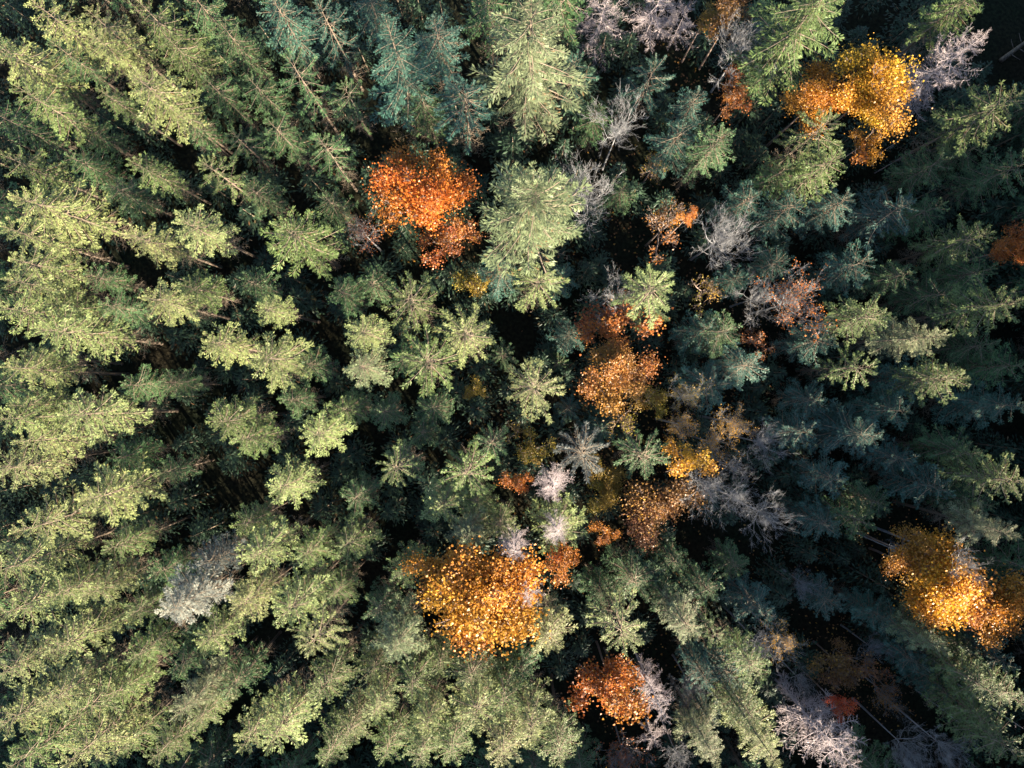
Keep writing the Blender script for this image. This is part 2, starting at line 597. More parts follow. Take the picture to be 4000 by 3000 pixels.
def leaves_mesh(tips, seed, n, spread, size):
    """Single leaves (six-sided, cupped) gathered round a limb's twig tips."""
    global rng
    keep, rng = rng, np.random.default_rng(seed)
    P = np.array([t[0] for t in tips])
    idx = rng.integers(0, len(P), n)
    c = P[idx] + rng.normal(0, spread, (n, 3)) * (1, 1, .75) * np.where(rng.random(n) < .07, 1.7, .95)[:, None]
    nrm = np.stack([rng.normal(0, .55, n), rng.normal(0, .55, n), np.ones(n)], 1)
    nrm /= np.linalg.norm(nrm, axis=1, keepdims=True)
    a = np.cross(nrm, rng.normal(0, 1, (n, 3))); a /= np.linalg.norm(a, axis=1, keepdims=True)
    b = np.cross(nrm, a)
    sz = size * rng.uniform(.6, 1.3, n)[:, None]
    vs_ = []
    for k, (ca, rr) in enumerate(((0, 1.0), (62, .72), (118, .86), (180, .55), (242, .86), (298, .72))):
        vs_.append(c + (a * math.cos(rad(ca)) + b * math.sin(rad(ca))) * sz * rr * .5 - nrm * sz * .10 * (1 if k % 2 else .2))
    v = np.stack(vs_, 1).reshape(-1, 3)
    i = np.arange(n)[:, None] * 6
    f = np.concatenate([i + [0, 1, 2], i + [0, 2, 3], i + [0, 3, 4], i + [0, 4, 5]], 1).reshape(-1, 3)
    g = Geo()
    clump = rng.random(len(P))
    tint = np.clip(.55 * rng.random(n) + .45 * clump[idx], 0, 1)
    hue = np.clip(.6 * rng.random(n) + .4 * clump[(idx * 7) % len(P)], 0, 1)
    g.add(v, f, 0, np.repeat(tint, 6), np.repeat(hue, 6))
    me = g.mesh('leaves', (M_LEAF,))
    rng = keep
    return me


LIMBS = []
for q in range(5):
    g, tips = limb_geo(40 + q, 4)
    wood = g.mesh('limb', (M_BROWN,))
    LIMBS.append((wood, leaves_mesh(tips, 60 + q, 1450, .09, .038), leaves_mesh(tips, 80 + q, 420, .075, .050), leaves_mesh(tips, 95 + q, 80, .06, .048)))
BARE = []
for q in range(5):
    g, tips = limb_geo(140 + q, 4, .011, .0021, 6, (.55, .98), .75, (-.2, .5))
    BARE.append((g.mesh('limb', (M_GREY,)), leaves_mesh(tips, 160 + q, 110, .05, .04)))
BROWN_TRUNK = dead_trunk_mesh(M_BROWN)

LEAF_COLOURS = {
    'honey': (0.47, 0.205, 0.022), 'gold': (0.50, 0.265, 0.025), 'amber': (0.40, 0.165, 0.022), 'orange': (0.40, 0.125, 0.022), 'fire': (0.44, 0.135, 0.020), 'ochre': (0.27, 0.115, 0.028),
    'rust': (0.30, 0.095, 0.03), 'brown': (0.20, 0.095, 0.035), 'olive': (0.24, 0.17, 0.03), 'red': (0.48, 0.07, 0.022),
}


def broadleaf(px, py, h, R, colour, label, nl=8, leaf=1, deep=.45, name='maple_tree', cat='maple', bare=False, squash=1.0, group=None):
    """PX, PY is the middle of the crown. LEAF: 1 dense, 2 thin, 3 a few leaves, 0 none."""
    r2 = random.Random(int(px * 5 + py * 37))
    h, R = h * .84, R * 1.03
    zc = h - R * deep
    x, y = at(px, py, zc)
    root = thing(name, label, cat, (x, y, 0), 0, group)
    if leaf == 1 and R < 2.6 and not bare:
        leaf = 2
    hf = max(h - R * 1.05 * squash, h * .35)
    link('trunk', GREY_TRUNK if bare else BROWN_TRUNK, root, Matrix.Diagonal((.06 + h * .0045, .06 + h * .0045, hf + .3, 1)))
    a = r2.uniform(0, 6.28)
    nl = nl + 5 if bare else nl
    for i in range(nl):
        a += 6.283 / nl * r2.uniform(.75, 1.25)
        up = i % 3 == 2 or bare and i % 3 == 1
        z = hf - (0 if up else r2.uniform(0, R * .35))
        s = R * r2.uniform(.75, 1.25) * (.9 if up else 1.08)
        m = (Matrix.Translation((0, 0, z)) @ Matrix.Rotation(a, 4, 'Z')
             @ Matrix.Rotation(-rad(r2.uniform(18, 52) if up else r2.uniform(-14, 8)), 4, 'Y') @ Matrix.Diagonal((s, s, s * squash, 1)))
        lib = r2.choice(BARE if bare else LIMBS)
        lo = link('limb', lib[0], root, m)
        if leaf and not bare:
            c = LEAF_COLOURS[colour]
            j = r2.uniform(.85, 1.15)
            link('leaves', lib[leaf], lo, None, (c[0] * j, c[1] * j * r2.uniform(.85, 1.2), c[2]), 'stuff')
        if bare and leaf:
            c = LEAF_COLOURS[colour]
            link('leaves', lib[1], lo, None, c, 'stuff')
    return root


# ------------------------------------------------------------------ the ground
def ground_z(x, y):
    return 0.35 * math.sin(x * .11 + 1.3) * math.cos(y * .09) + 0.2 * math.sin(x * .31 + y * .27)


def build_ground():
    g = Geo()
    n = 90
    xs = np.concatenate([np.linspace(-900, -80, 8), np.linspace(-75, 75, n), np.linspace(80, 900, 8)])
    X, Y = np.meshgrid(xs, xs, indexing='ij')
    Z = .35 * np.sin(X * .11 + 1.3) * np.cos(Y * .09) + .2 * np.sin(X * .31 + Y * .27) - .15
    k = len(xs)
    v = np.stack([X, Y, Z], -1).reshape(-1, 3)
    i, j = np.meshgrid(np.arange(k - 1), np.arange(k - 1), indexing='ij')
    a = (i * k + j).ravel()
    f = np.concatenate([np.stack([a, a + k, a + k + 1], 1), np.stack([a, a + k + 1, a + 1], 1)])
    g.add(v, f, 0)
    o = link('ground', g.mesh('ground', (M_GROUND,)))
    o['kind'] = 'structure'
    o['label'] = 'dark forest floor seen between the trees'


build_ground()

# ------------------------------------------------------------------ named broadleaved and dead trees
LAND = []      # (short name, px, py) of what other trees are described by


def land(short, px, py):
    LAND.append((short, px, py))


def maple(px, py, h, R, colour, label, short=None, **kw):
    if short:
        land(short, px, py)
    return broadleaf(px, py, h, R, colour, label, **kw)


maple(1650, 750, 19, 5.2, 'fire', 'fiery orange maple with dense leaves below the big blue-green fir', 'the fiery orange maple', nl=10)
maple(1740, 930, 14, 3.2, 'rust', 'rust brown maple in shade at the foot of the fiery orange one', nl=7, leaf=2)
maple(3430, 340, 21, 4.3, 'gold', 'golden yellow maple touching the leaning bare grey snag', 'the golden maple by the snag', nl=11)
maple(3200, 380, 18, 3.3, 'amber', 'dull amber maple in shade beside the golden yellow one', nl=7)
maple(3380, 560, 17, 2.4, 'amber', 'small ochre maple tucked under the lower edge of the golden maple', nl=6)
maple(1880, 2350, 22, 5.6, 'honey', 'largest bright yellow-orange maple with two pale snags on it', 'the big yellow-orange maple', nl=13)
maple(1720, 2270, 19, 3.6, 'amber', 'orange maple merging with the shaded side of the big yellow one', nl=8)
maple(2190, 2190, 16, 2.6, 'orange', 'small orange maple beside the half-dead fir with grey top', nl=6, leaf=2)
maple(2370, 2090, 15, 1.7, 'orange', 'little orange maple patch right of the half-dead fir', nl=5)
maple(2420, 1440, 18, 4.0, 'ochre', 'ochre orange flat-topped maple near the centre, right of the star fir', 'the ochre maple near the centre', nl=9, squash=.7)
maple(2400, 1250, 15, 4.2, 'rust', 'thin-leaved rusty maple with bare branches above the ochre maple', 'the thin rusty maple', nl=9, leaf=2)
maple(2690, 1790, 20, 2.5, 'gold', 'compact dark yellow maple between grey twiggy trees', 'the compact dark yellow maple', nl=7)
maple(2550, 1570, 14, 2.4, 'olive', 'olive yellow thin-leaved maple below the ochre maple', nl=6, leaf=2)
maple(2430, 1640, 13, 2.6, 'olive', 'sparse yellow maple with scattered leaves over a dark gap', nl=6, leaf=3)
maple(2550, 1990, 13, 4.4, 'brown', 'wide dull brown maple deep in shade under the grey trees', 'the dull brown maple', nl=10)
maple(2370, 1930, 11, 2.6, 'olive', 'dim olive maple in shade beside the dull brown one', nl=6)
maple(2600, 880, 14, 3.4, 'ochre', 'sparse yellow maple with an orange tuft and bare grey twigs', 'the sparse yellow maple', nl=8, leaf=3)
maple(2690, 845, 18, 1.5, 'fire', 'bright orange leafy tuft of maple on the sparse yellow one', nl=5)
maple(2850, 70, 15, 3.2, 'brown', 'brown thin-leaved maple beneath the pale grey bare trees', 'the brown maple up top', nl=7, leaf=2)
maple(2870, 370, 13, 2.8, 'rust', 'red-brown sparse maple left of the golden maple', nl=7, leaf=2)
maple(2760, 60, 13, 1.9, 'olive', 'small yellow-green maple beside the bare grey conifers', nl=5, leaf=2)
maple(3700, 2280, 20, 5.6, 'honey', 'broad golden maple with bare twigs in its middle', 'the broad golden maple', nl=13)
maple(3590, 2180, 18, 3.0, 'amber', 'amber maple on the upper side of the broad golden one', nl=8)
maple(3920, 2380, 19, 4.0, 'amber', 'orange-gold maple cut by the edge, joined to the broad golden one', nl=9)
maple(2390, 2690, 17, 4.3, 'orange', 'orange maple with loose leaf clusters beside a white snag', 'the loose orange maple', nl=9, leaf=2)
maple(2420, 2700, 15, 3.0, 'rust', 'rusty lower maple under the loose orange one', nl=7, leaf=2)
maple(3285, 2765, 15, 1.7, 'red', 'small bright red maple tuft in the dark lower clearing', 'the small red maple', nl=6)
maple(3300, 2610, 11, 3.2, 'brown', 'dim reddish brown maple with few leaves over a dark gap', nl=7, leaf=2)
maple(3420, 2650, 10, 2.5, 'rust', 'dim rusty sapling maple above the small red tuft', nl=5, leaf=3)
maple(3990, 960, 18, 2.6, 'orange', 'orange maple cut off by the right edge', 'the orange maple at the right edge', nl=8)
maple(2020, 1900, 14, 1.9, 'orange', 'small orange maple beside the pinkish tufted snag', nl=5, leaf=2)
maple(2080, 1760, 10, 2.4, 'olive', 'dim ochre maple in shade under the blue-grey star fir', nl=6, leaf=2)
maple(1850, 1100, 11, 2.3, 'olive', 'dim golden sapling maple in shade beneath the big pale fir', nl=6, leaf=2)
maple(1845, 1530, 9, 1.6, 'olive', 'tiny dim ochre maple in shade left of the star fir', nl=5, leaf=2)
maple(2330, 1830, 11, 1.7, 'olive', 'small dim yellow maple between two shaded star firs', nl=5, leaf=2)
maple(2020, 1690, 9, 1.7, 'olive', 'faint ochre sapling maple under the star fir', nl=5, leaf=3)
maple(1560, 2850, 10, 2.0, 'rust', 'dim rusty sapling maple in a gap among lower green firs', nl=5, leaf=3)
maple(2560, 640, 10, 2.2, 'olive', 'scattered yellow leaves on a sapling maple right of the bare grey tree', nl=5, leaf=3)
maple(2760, 1130, 10, 2.8, 'olive', 'few-leaved yellow maple over the dark gap near a star fir', nl=6, leaf=3)
maple(2960, 1330, 11, 2.4, 'rust', 'few-leaved rusty maple below the bare bush with orange leaves', nl=6, leaf=3)

def bare_tree(px, py, h, R, label, short=None, leaf=0, colour='olive', nl=8, **kw):
    if short:
        land(short, px, py)
    kw.setdefault('name', 'bare_tree'); kw.setdefault('cat', 'bare tree')
    return broadleaf(px, py, h, R, colour, label, nl=nl, leaf=leaf, bare=True, **kw)


bare_tree(2280, 760, 16, 3.8, 'leafless grey tree with long twigs right of the big pale fir', 'the leafless tree by the pale fir')
bare_tree(2420, 500, 17, 2.8, 'leafless tree with pale sunlit twig tips in the dark gap', 'the pale-tipped leafless tree', nl=7)
bare_tree(2820, 930, 16, 3.6, 'silvery leafless tree fanning out beside the sparse yellow maple', 'the silvery fan-shaped bare tree', nl=10)
bare_tree(2900, 180, 15, 3.6, 'leafless brown-grey tree over the brown maple', nl=8)
bare_tree(3090, 1180, 16, 3.2, 'bare bushy tree with a few bright orange leaves', 'the bare bush with orange leaves', leaf=1, colour='orange', nl=9)
bare_tree(2960, 1160, 12, 2.8, 'dim leafless tree left of the bare bush with orange leaves', nl=7)
bare_tree(1420, 910, 13, 2.4, 'thin bare tree with pale twigs left of the fiery orange maple', 'the thin bare tree by the orange maple', leaf=1, colour='rust', nl=6)
bare_tree(2400, 1180, 14, 3.0, 'leafless branches of a grey tree among the thin rusty maple leaves', nl=7)
bare_tree(2670, 1550, 15, 2.0, 'small grey twiggy tree with few leaves below the shaded fir', nl=8, leaf=1)
bare_tree(2660, 1660, 15, 1.9, 'grey twiggy tree sprinkled with yellow leaves above the dark yellow maple', 'the grey twiggy tree with yellow leaves', nl=8, leaf=1, colour='gold')
bare_tree(2870, 1650, 16, 1.9, 'pale blue-grey twiggy tree with a few yellow leaves, standing alone', 'the lone pale twiggy tree', nl=9, leaf=1, colour='gold')
bare_tree(2790, 1730, 14, 2.0, 'dim grey twiggy tree right of the dark yellow maple', nl=7, leaf=1, colour='gold')
bare_tree(2980, 1730, 15, 2.3, 'bluish bare tree beside the large shaded fir', nl=9)
bare_tree(2760, 1890, 19, 2.4, 'tall bluish bare tree at the upper end of the grey twig cluster', 'the bluish bare tree cluster', nl=10)
bare_tree(2880, 1950, 19, 2.3, 'bluish bare tree in the middle of the grey twig cluster', nl=10)
bare_tree(2990, 2010, 19, 2.2, 'bluish bare tree at the lower right of the grey twig cluster', nl=10)
bare_tree(2860, 1820, 14, 1.7, 'small bluish bare tree above the grey twig cluster', nl=7)
bare_tree(2980, 2530, 16, 2.4, 'blue-grey bare tree in shade above the lower conifers', nl=9)
bare_tree(3060, 2510, 17, 1.9, 'half-bare tree with a rim of small yellow leaves', 'the half-bare yellow-rimmed tree', nl=8, leaf=1, colour='gold')
bare_tree(3140, 2280, 10, 2.0, 'dim leafless tree with one pale branch in the dark clearing', nl=6)
bare_tree(3560, 2940, 16, 3.0, 'blue-grey bare tree in the shaded bottom clearing', 'the blue-grey bare tree at the bottom', nl=10)
bare_tree(3700, 2930, 17, 2.2, 'pale grey bare tree beside the blue-grey one along the bottom', nl=9)
bare_tree(3420, 2540, 10, 1.8, 'dim grey bare sapling over the brown maple leaves', nl=6)
bare_tree(3130, 2660, 11, 2.0, 'dim leafless sapling right of the sunlit lower conifers', nl=6)
bare_tree(2700, 2680, 11, 2.2, 'dim leafless tree right of the white snag', nl=7)
bare_tree(3470, 2720, 9, 2.0, 'thin bare sapling with a few leaves right of the small red maple', nl=6, leaf=1, colour='amber')
bare_tree(3500, 2150, 13, 1.6, 'faint pinkish bare tree left of the broad golden maple', nl=6)
bare_tree(3770, 2200, 21, 1.7, 'bare grey twigs poking up out of the broad golden maple', nl=7)
bare_tree(2650, 2960, 14, 1.7, 'pale grey-green twiggy tree at the bottom edge', nl=9)
bare_tree(2440, 2960, 10, 2.8, 'reddish brown bare bush in the dark bottom gap', nl=8, leaf=1, colour='rust')


def dead(px, py, h, R, L, nb, label, short=None, **kw):
    if short:
        land(short, px, py)
    return snag(px, py, h, R, L, nb, label, **kw)


dead(3848, 135, 24, 2.9, 17, 84, 'leaning pale grey snag with hooked bare branches beside the golden maple', 'the hooked grey snag')
dead(2170, 1912, 20, 1.7, 7, 56, 'pinkish white bare snag with a tufted top below the blue-grey star fir', 'the pinkish tufted snag')
dead(2182, 2100, 22.5, 1.4, 6, 50, 'dead grey-white conifer top rising out of a half-dead green fir', 'the half-dead fir with grey top')
dead(2010, 2170, 22, 1.6, 8, 60, 'white wispy snag standing above the big yellow-orange maple', 'the white snag over the yellow maple')
dead(2062, 2355, 22, 1.5, 8, 56, 'pinkish wispy snag standing within the right side of the yellow maple')
dead(2605, 2820, 23, 1.7, 14, 70, 'tall white snag leaning beside the loose orange maple', 'the tall white snag')
dead(3335, 3000, 23, 3.0, 15, 84, 'large pale pinkish snag with dense bare boughs at the bottom edge', 'the large pinkish snag')
dead(2370, -10, 12, 3.4, 10, 44, 'grey leafless conifer with long arching branches cut by the top edge', 'the arching grey dead conifer')
dead(2590, -40, 12, 3.2, 10, 40, 'second grey leafless conifer with arching branches at the top edge')
dead(2690, 20, 10, 2.4, 8, 30, 'small grey leafless conifer third along the top edge')
dead(3860, 2720, 17, .8, 12, 18, 'broken bare spar with wispy twigs under the shaded conifers', 'the broken bare spar')
dead(4010, 2855, 18, .5, 6, 6, 'thin pale bare spar at the lower right edge')
dead(3850, 2900, 14, .5, 6, 6, 'dim bare spar above the bottom right conifers')
dead(3565, 590, 9, .5, 4, 4, 'thin grey dead pole below the hooked grey snag')
dead(3528, 540, 9, .5, 4, 3, 'thinner grey dead pole left of the other under the hooked snag')
dead(2560, 2905, 12, 1.7, 3, 22, 'small spiky half-dead conifer with straw-coloured bare boughs')

# ------------------------------------------------------------------ conifers one by one
def C(px, py, h, R, L, form, colour, label=None, short=None, **kw):
    if short:
        land(short, px, py)
    return conifer(px, py, h, R, L, form, colour, label=label, short=short, **kw)


# large firs
C(1485, 70, 25, 4.0, 18, 'broad', 'teal', 'large blue-green shaded fir above the fiery orange maple', 'the large blue-green fir', ntop=44)
C(2085, -40, 28, 5.4, 20, 'broad', 'sage', 'tallest broad fir with its sunlit side cut by the top edge', 'the tallest fir on the top edge', ntop=44)
C(2085, 700, 29, 5.6, 16, 'broad', 'sage', 'big pale green fir with spreading layered boughs above the centre', 'the big pale fir', ntop=60)
C(3330, -150, 27, 4.3, 18, 'broad', 'green', 'broad grey-green fir on the top edge over the golden maple', 'the grey-green fir over the golden maple', ntop=40)
# the star-shaped firs near the middle
C(2076, 1512, 24, 2.7, 12, 'open', 'lime', 'symmetrical star-shaped fir seen straight from above at the centre', 'the star fir', ntop=31)
C(1820, 1310, 24, 2.6, 12, 'open', 'lime', 'star-shaped fir with yellowish boughs up and left of the central star fir', ntop=31)
C(1642, 1415, 24, 2.8, 13, 'open', 'green', 'wide star-shaped fir second to the left of the central star fir', ntop=28)
C(1592, 1160, 23, 2.5, 12, 'open', 'green', 'star fir sunlit on its lower left, below the dark gap', ntop=24)
C(2100, 1085, 23, 2.5, 13, 'open', 'lime', 'star fir hanging below the big pale fir', ntop=25)
C(2572, 1130, 24, 2.6, 12, 'thin', 'lime', 'thin star fir with few long boughs over rusty maple leaves', 'the thin star fir', ntop=30)
C(2298, 1772, 22, 2.4, 12, 'open', 'grey', 'blue-grey star fir with thin needles in shade', 'the blue-grey star fir', ntop=25)
C(2540, 1800, 22, 2.4, 13, 'open', 'deep', 'dark star fir left of the compact dark yellow maple', ntop=24)
C(1810, 1850, 23, 2.6, 12, 'open', 'green', 'star fir with drooping boughs left of the pinkish snag', ntop=28)
C(1545, 1845, 23, 2.1, 11, 'open', 'green', 'sunlit star fir with gaps, next left from the drooping star fir', ntop=20)
C(1925, 1735, 19, 1.8, 10, 'open', 'deep', 'small shaded star fir below the central star fir', ntop=17)
C(2190, 2085, 19, 2.5, 11, 'full', 'lime', 'green lower boughs of a fir round the dead grey top', ntop=24)
C(2456, 2500, 24, 2.6, 13, 'open', 'lime', 'star fir with arching boughs above the loose orange maple', 'the star fir over the orange maple', ntop=25)
C(2152, 2515, 22, 2.2, 12, 'full', 'lime', 'sunlit fir at the lower right foot of the big yellow-orange maple', ntop=28)
# pale and silvery ones
C(628, 2420, 28, 2.6, 12, 'broad', 'silver', 'silvery white fir standing out among green ones', 'the silvery white fir', ntop=34)
C(800, 2215, 20, 1.9, 10, 'full', 'grey', 'dull grey fir just behind the silvery white one', ntop=22)
C(690, 2800, 25, 2.4, 14, 'broad', 'sage', 'pale sage-green fir with soft long foliage low on the left', 'the pale sage fir', ntop=34)
C(1520, 2545, 24, 2.8, 12, 'broad', 'sage', 'sage-green fir left of the big yellow-orange maple', 'the sage fir by the yellow maple', ntop=36)
C(3690, 1293, 26, 2.4, 17, 'broad', 'sage', 'pale fir with a straight visible stem leaning far right', 'the leaning pale fir', ntop=36)
C(66, 745, 27, 2.6, 17, 'full', 'lime', 'large bright yellow-green fir near the upper left edge', 'the large bright fir at the left', ntop=34)
C(150, 1285, 27, 2.3, 17, 'full', 'lime', 'bright feathery fir with long pale boughs at the left', 'the feathery bright fir', ntop=34)
C(232, 1640, 27, 2.3, 16, 'full', 'lime', 'bright cone-shaped fir alone against a dark gap at the left', 'the lone bright fir', ntop=34)
C(305, 1955, 27, 2.5, 16, 'full', 'lime', 'bright wide fir above the left dark pool', 'the wide bright fir', ntop=34)
C(580, 1172, 26, 1.8, 11, 'full', 'lime', 'slim bright fir with a dark gap on its right', 'the slim bright fir', ntop=28)
C(848, 1650, 25, 2.0, 11, 'full', 'green', 'bright fir with red-brown dead twigs right of the dark pool', 'the fir with red-brown twigs', ntop=28, dead=.1)
C(520, 310, 27, 2.3, 13, 'full', 'lime', 'sunlit yellow-green fir in the upper left with pale stem', 'the pale-stemmed fir', ntop=30)
C(60, 345, 25, 1.8, 14, 'full', 'green', 'narrow half-lit fir near the top left corner', 'the narrow half-lit fir', ntop=26)
C(1120, 235, 24, 2.2, 14, 'open', 'deep', 'shaded fir with an orange-lit tip left of the large blue-green fir', 'the orange-tipped fir', ntop=20)
C(1100, 890, 26, 2.9, 14, 'full', 'green', 'large sunlit fir with spiky upper boughs left of the orange maple', 'the spiky sunlit fir', ntop=38)
C(3040, 2990, 25, 2.6, 16, 'broad', 'lime', 'large sunlit green fir left of the large pinkish snag', 'the sunlit fir by the pinkish snag', ntop=36)
C(2840, 500, 24, 2.0, 15, 'full', 'deep', 'dark fir with a bright lit tip in the upper middle right', 'the bright-tipped dark fir', ntop=28)

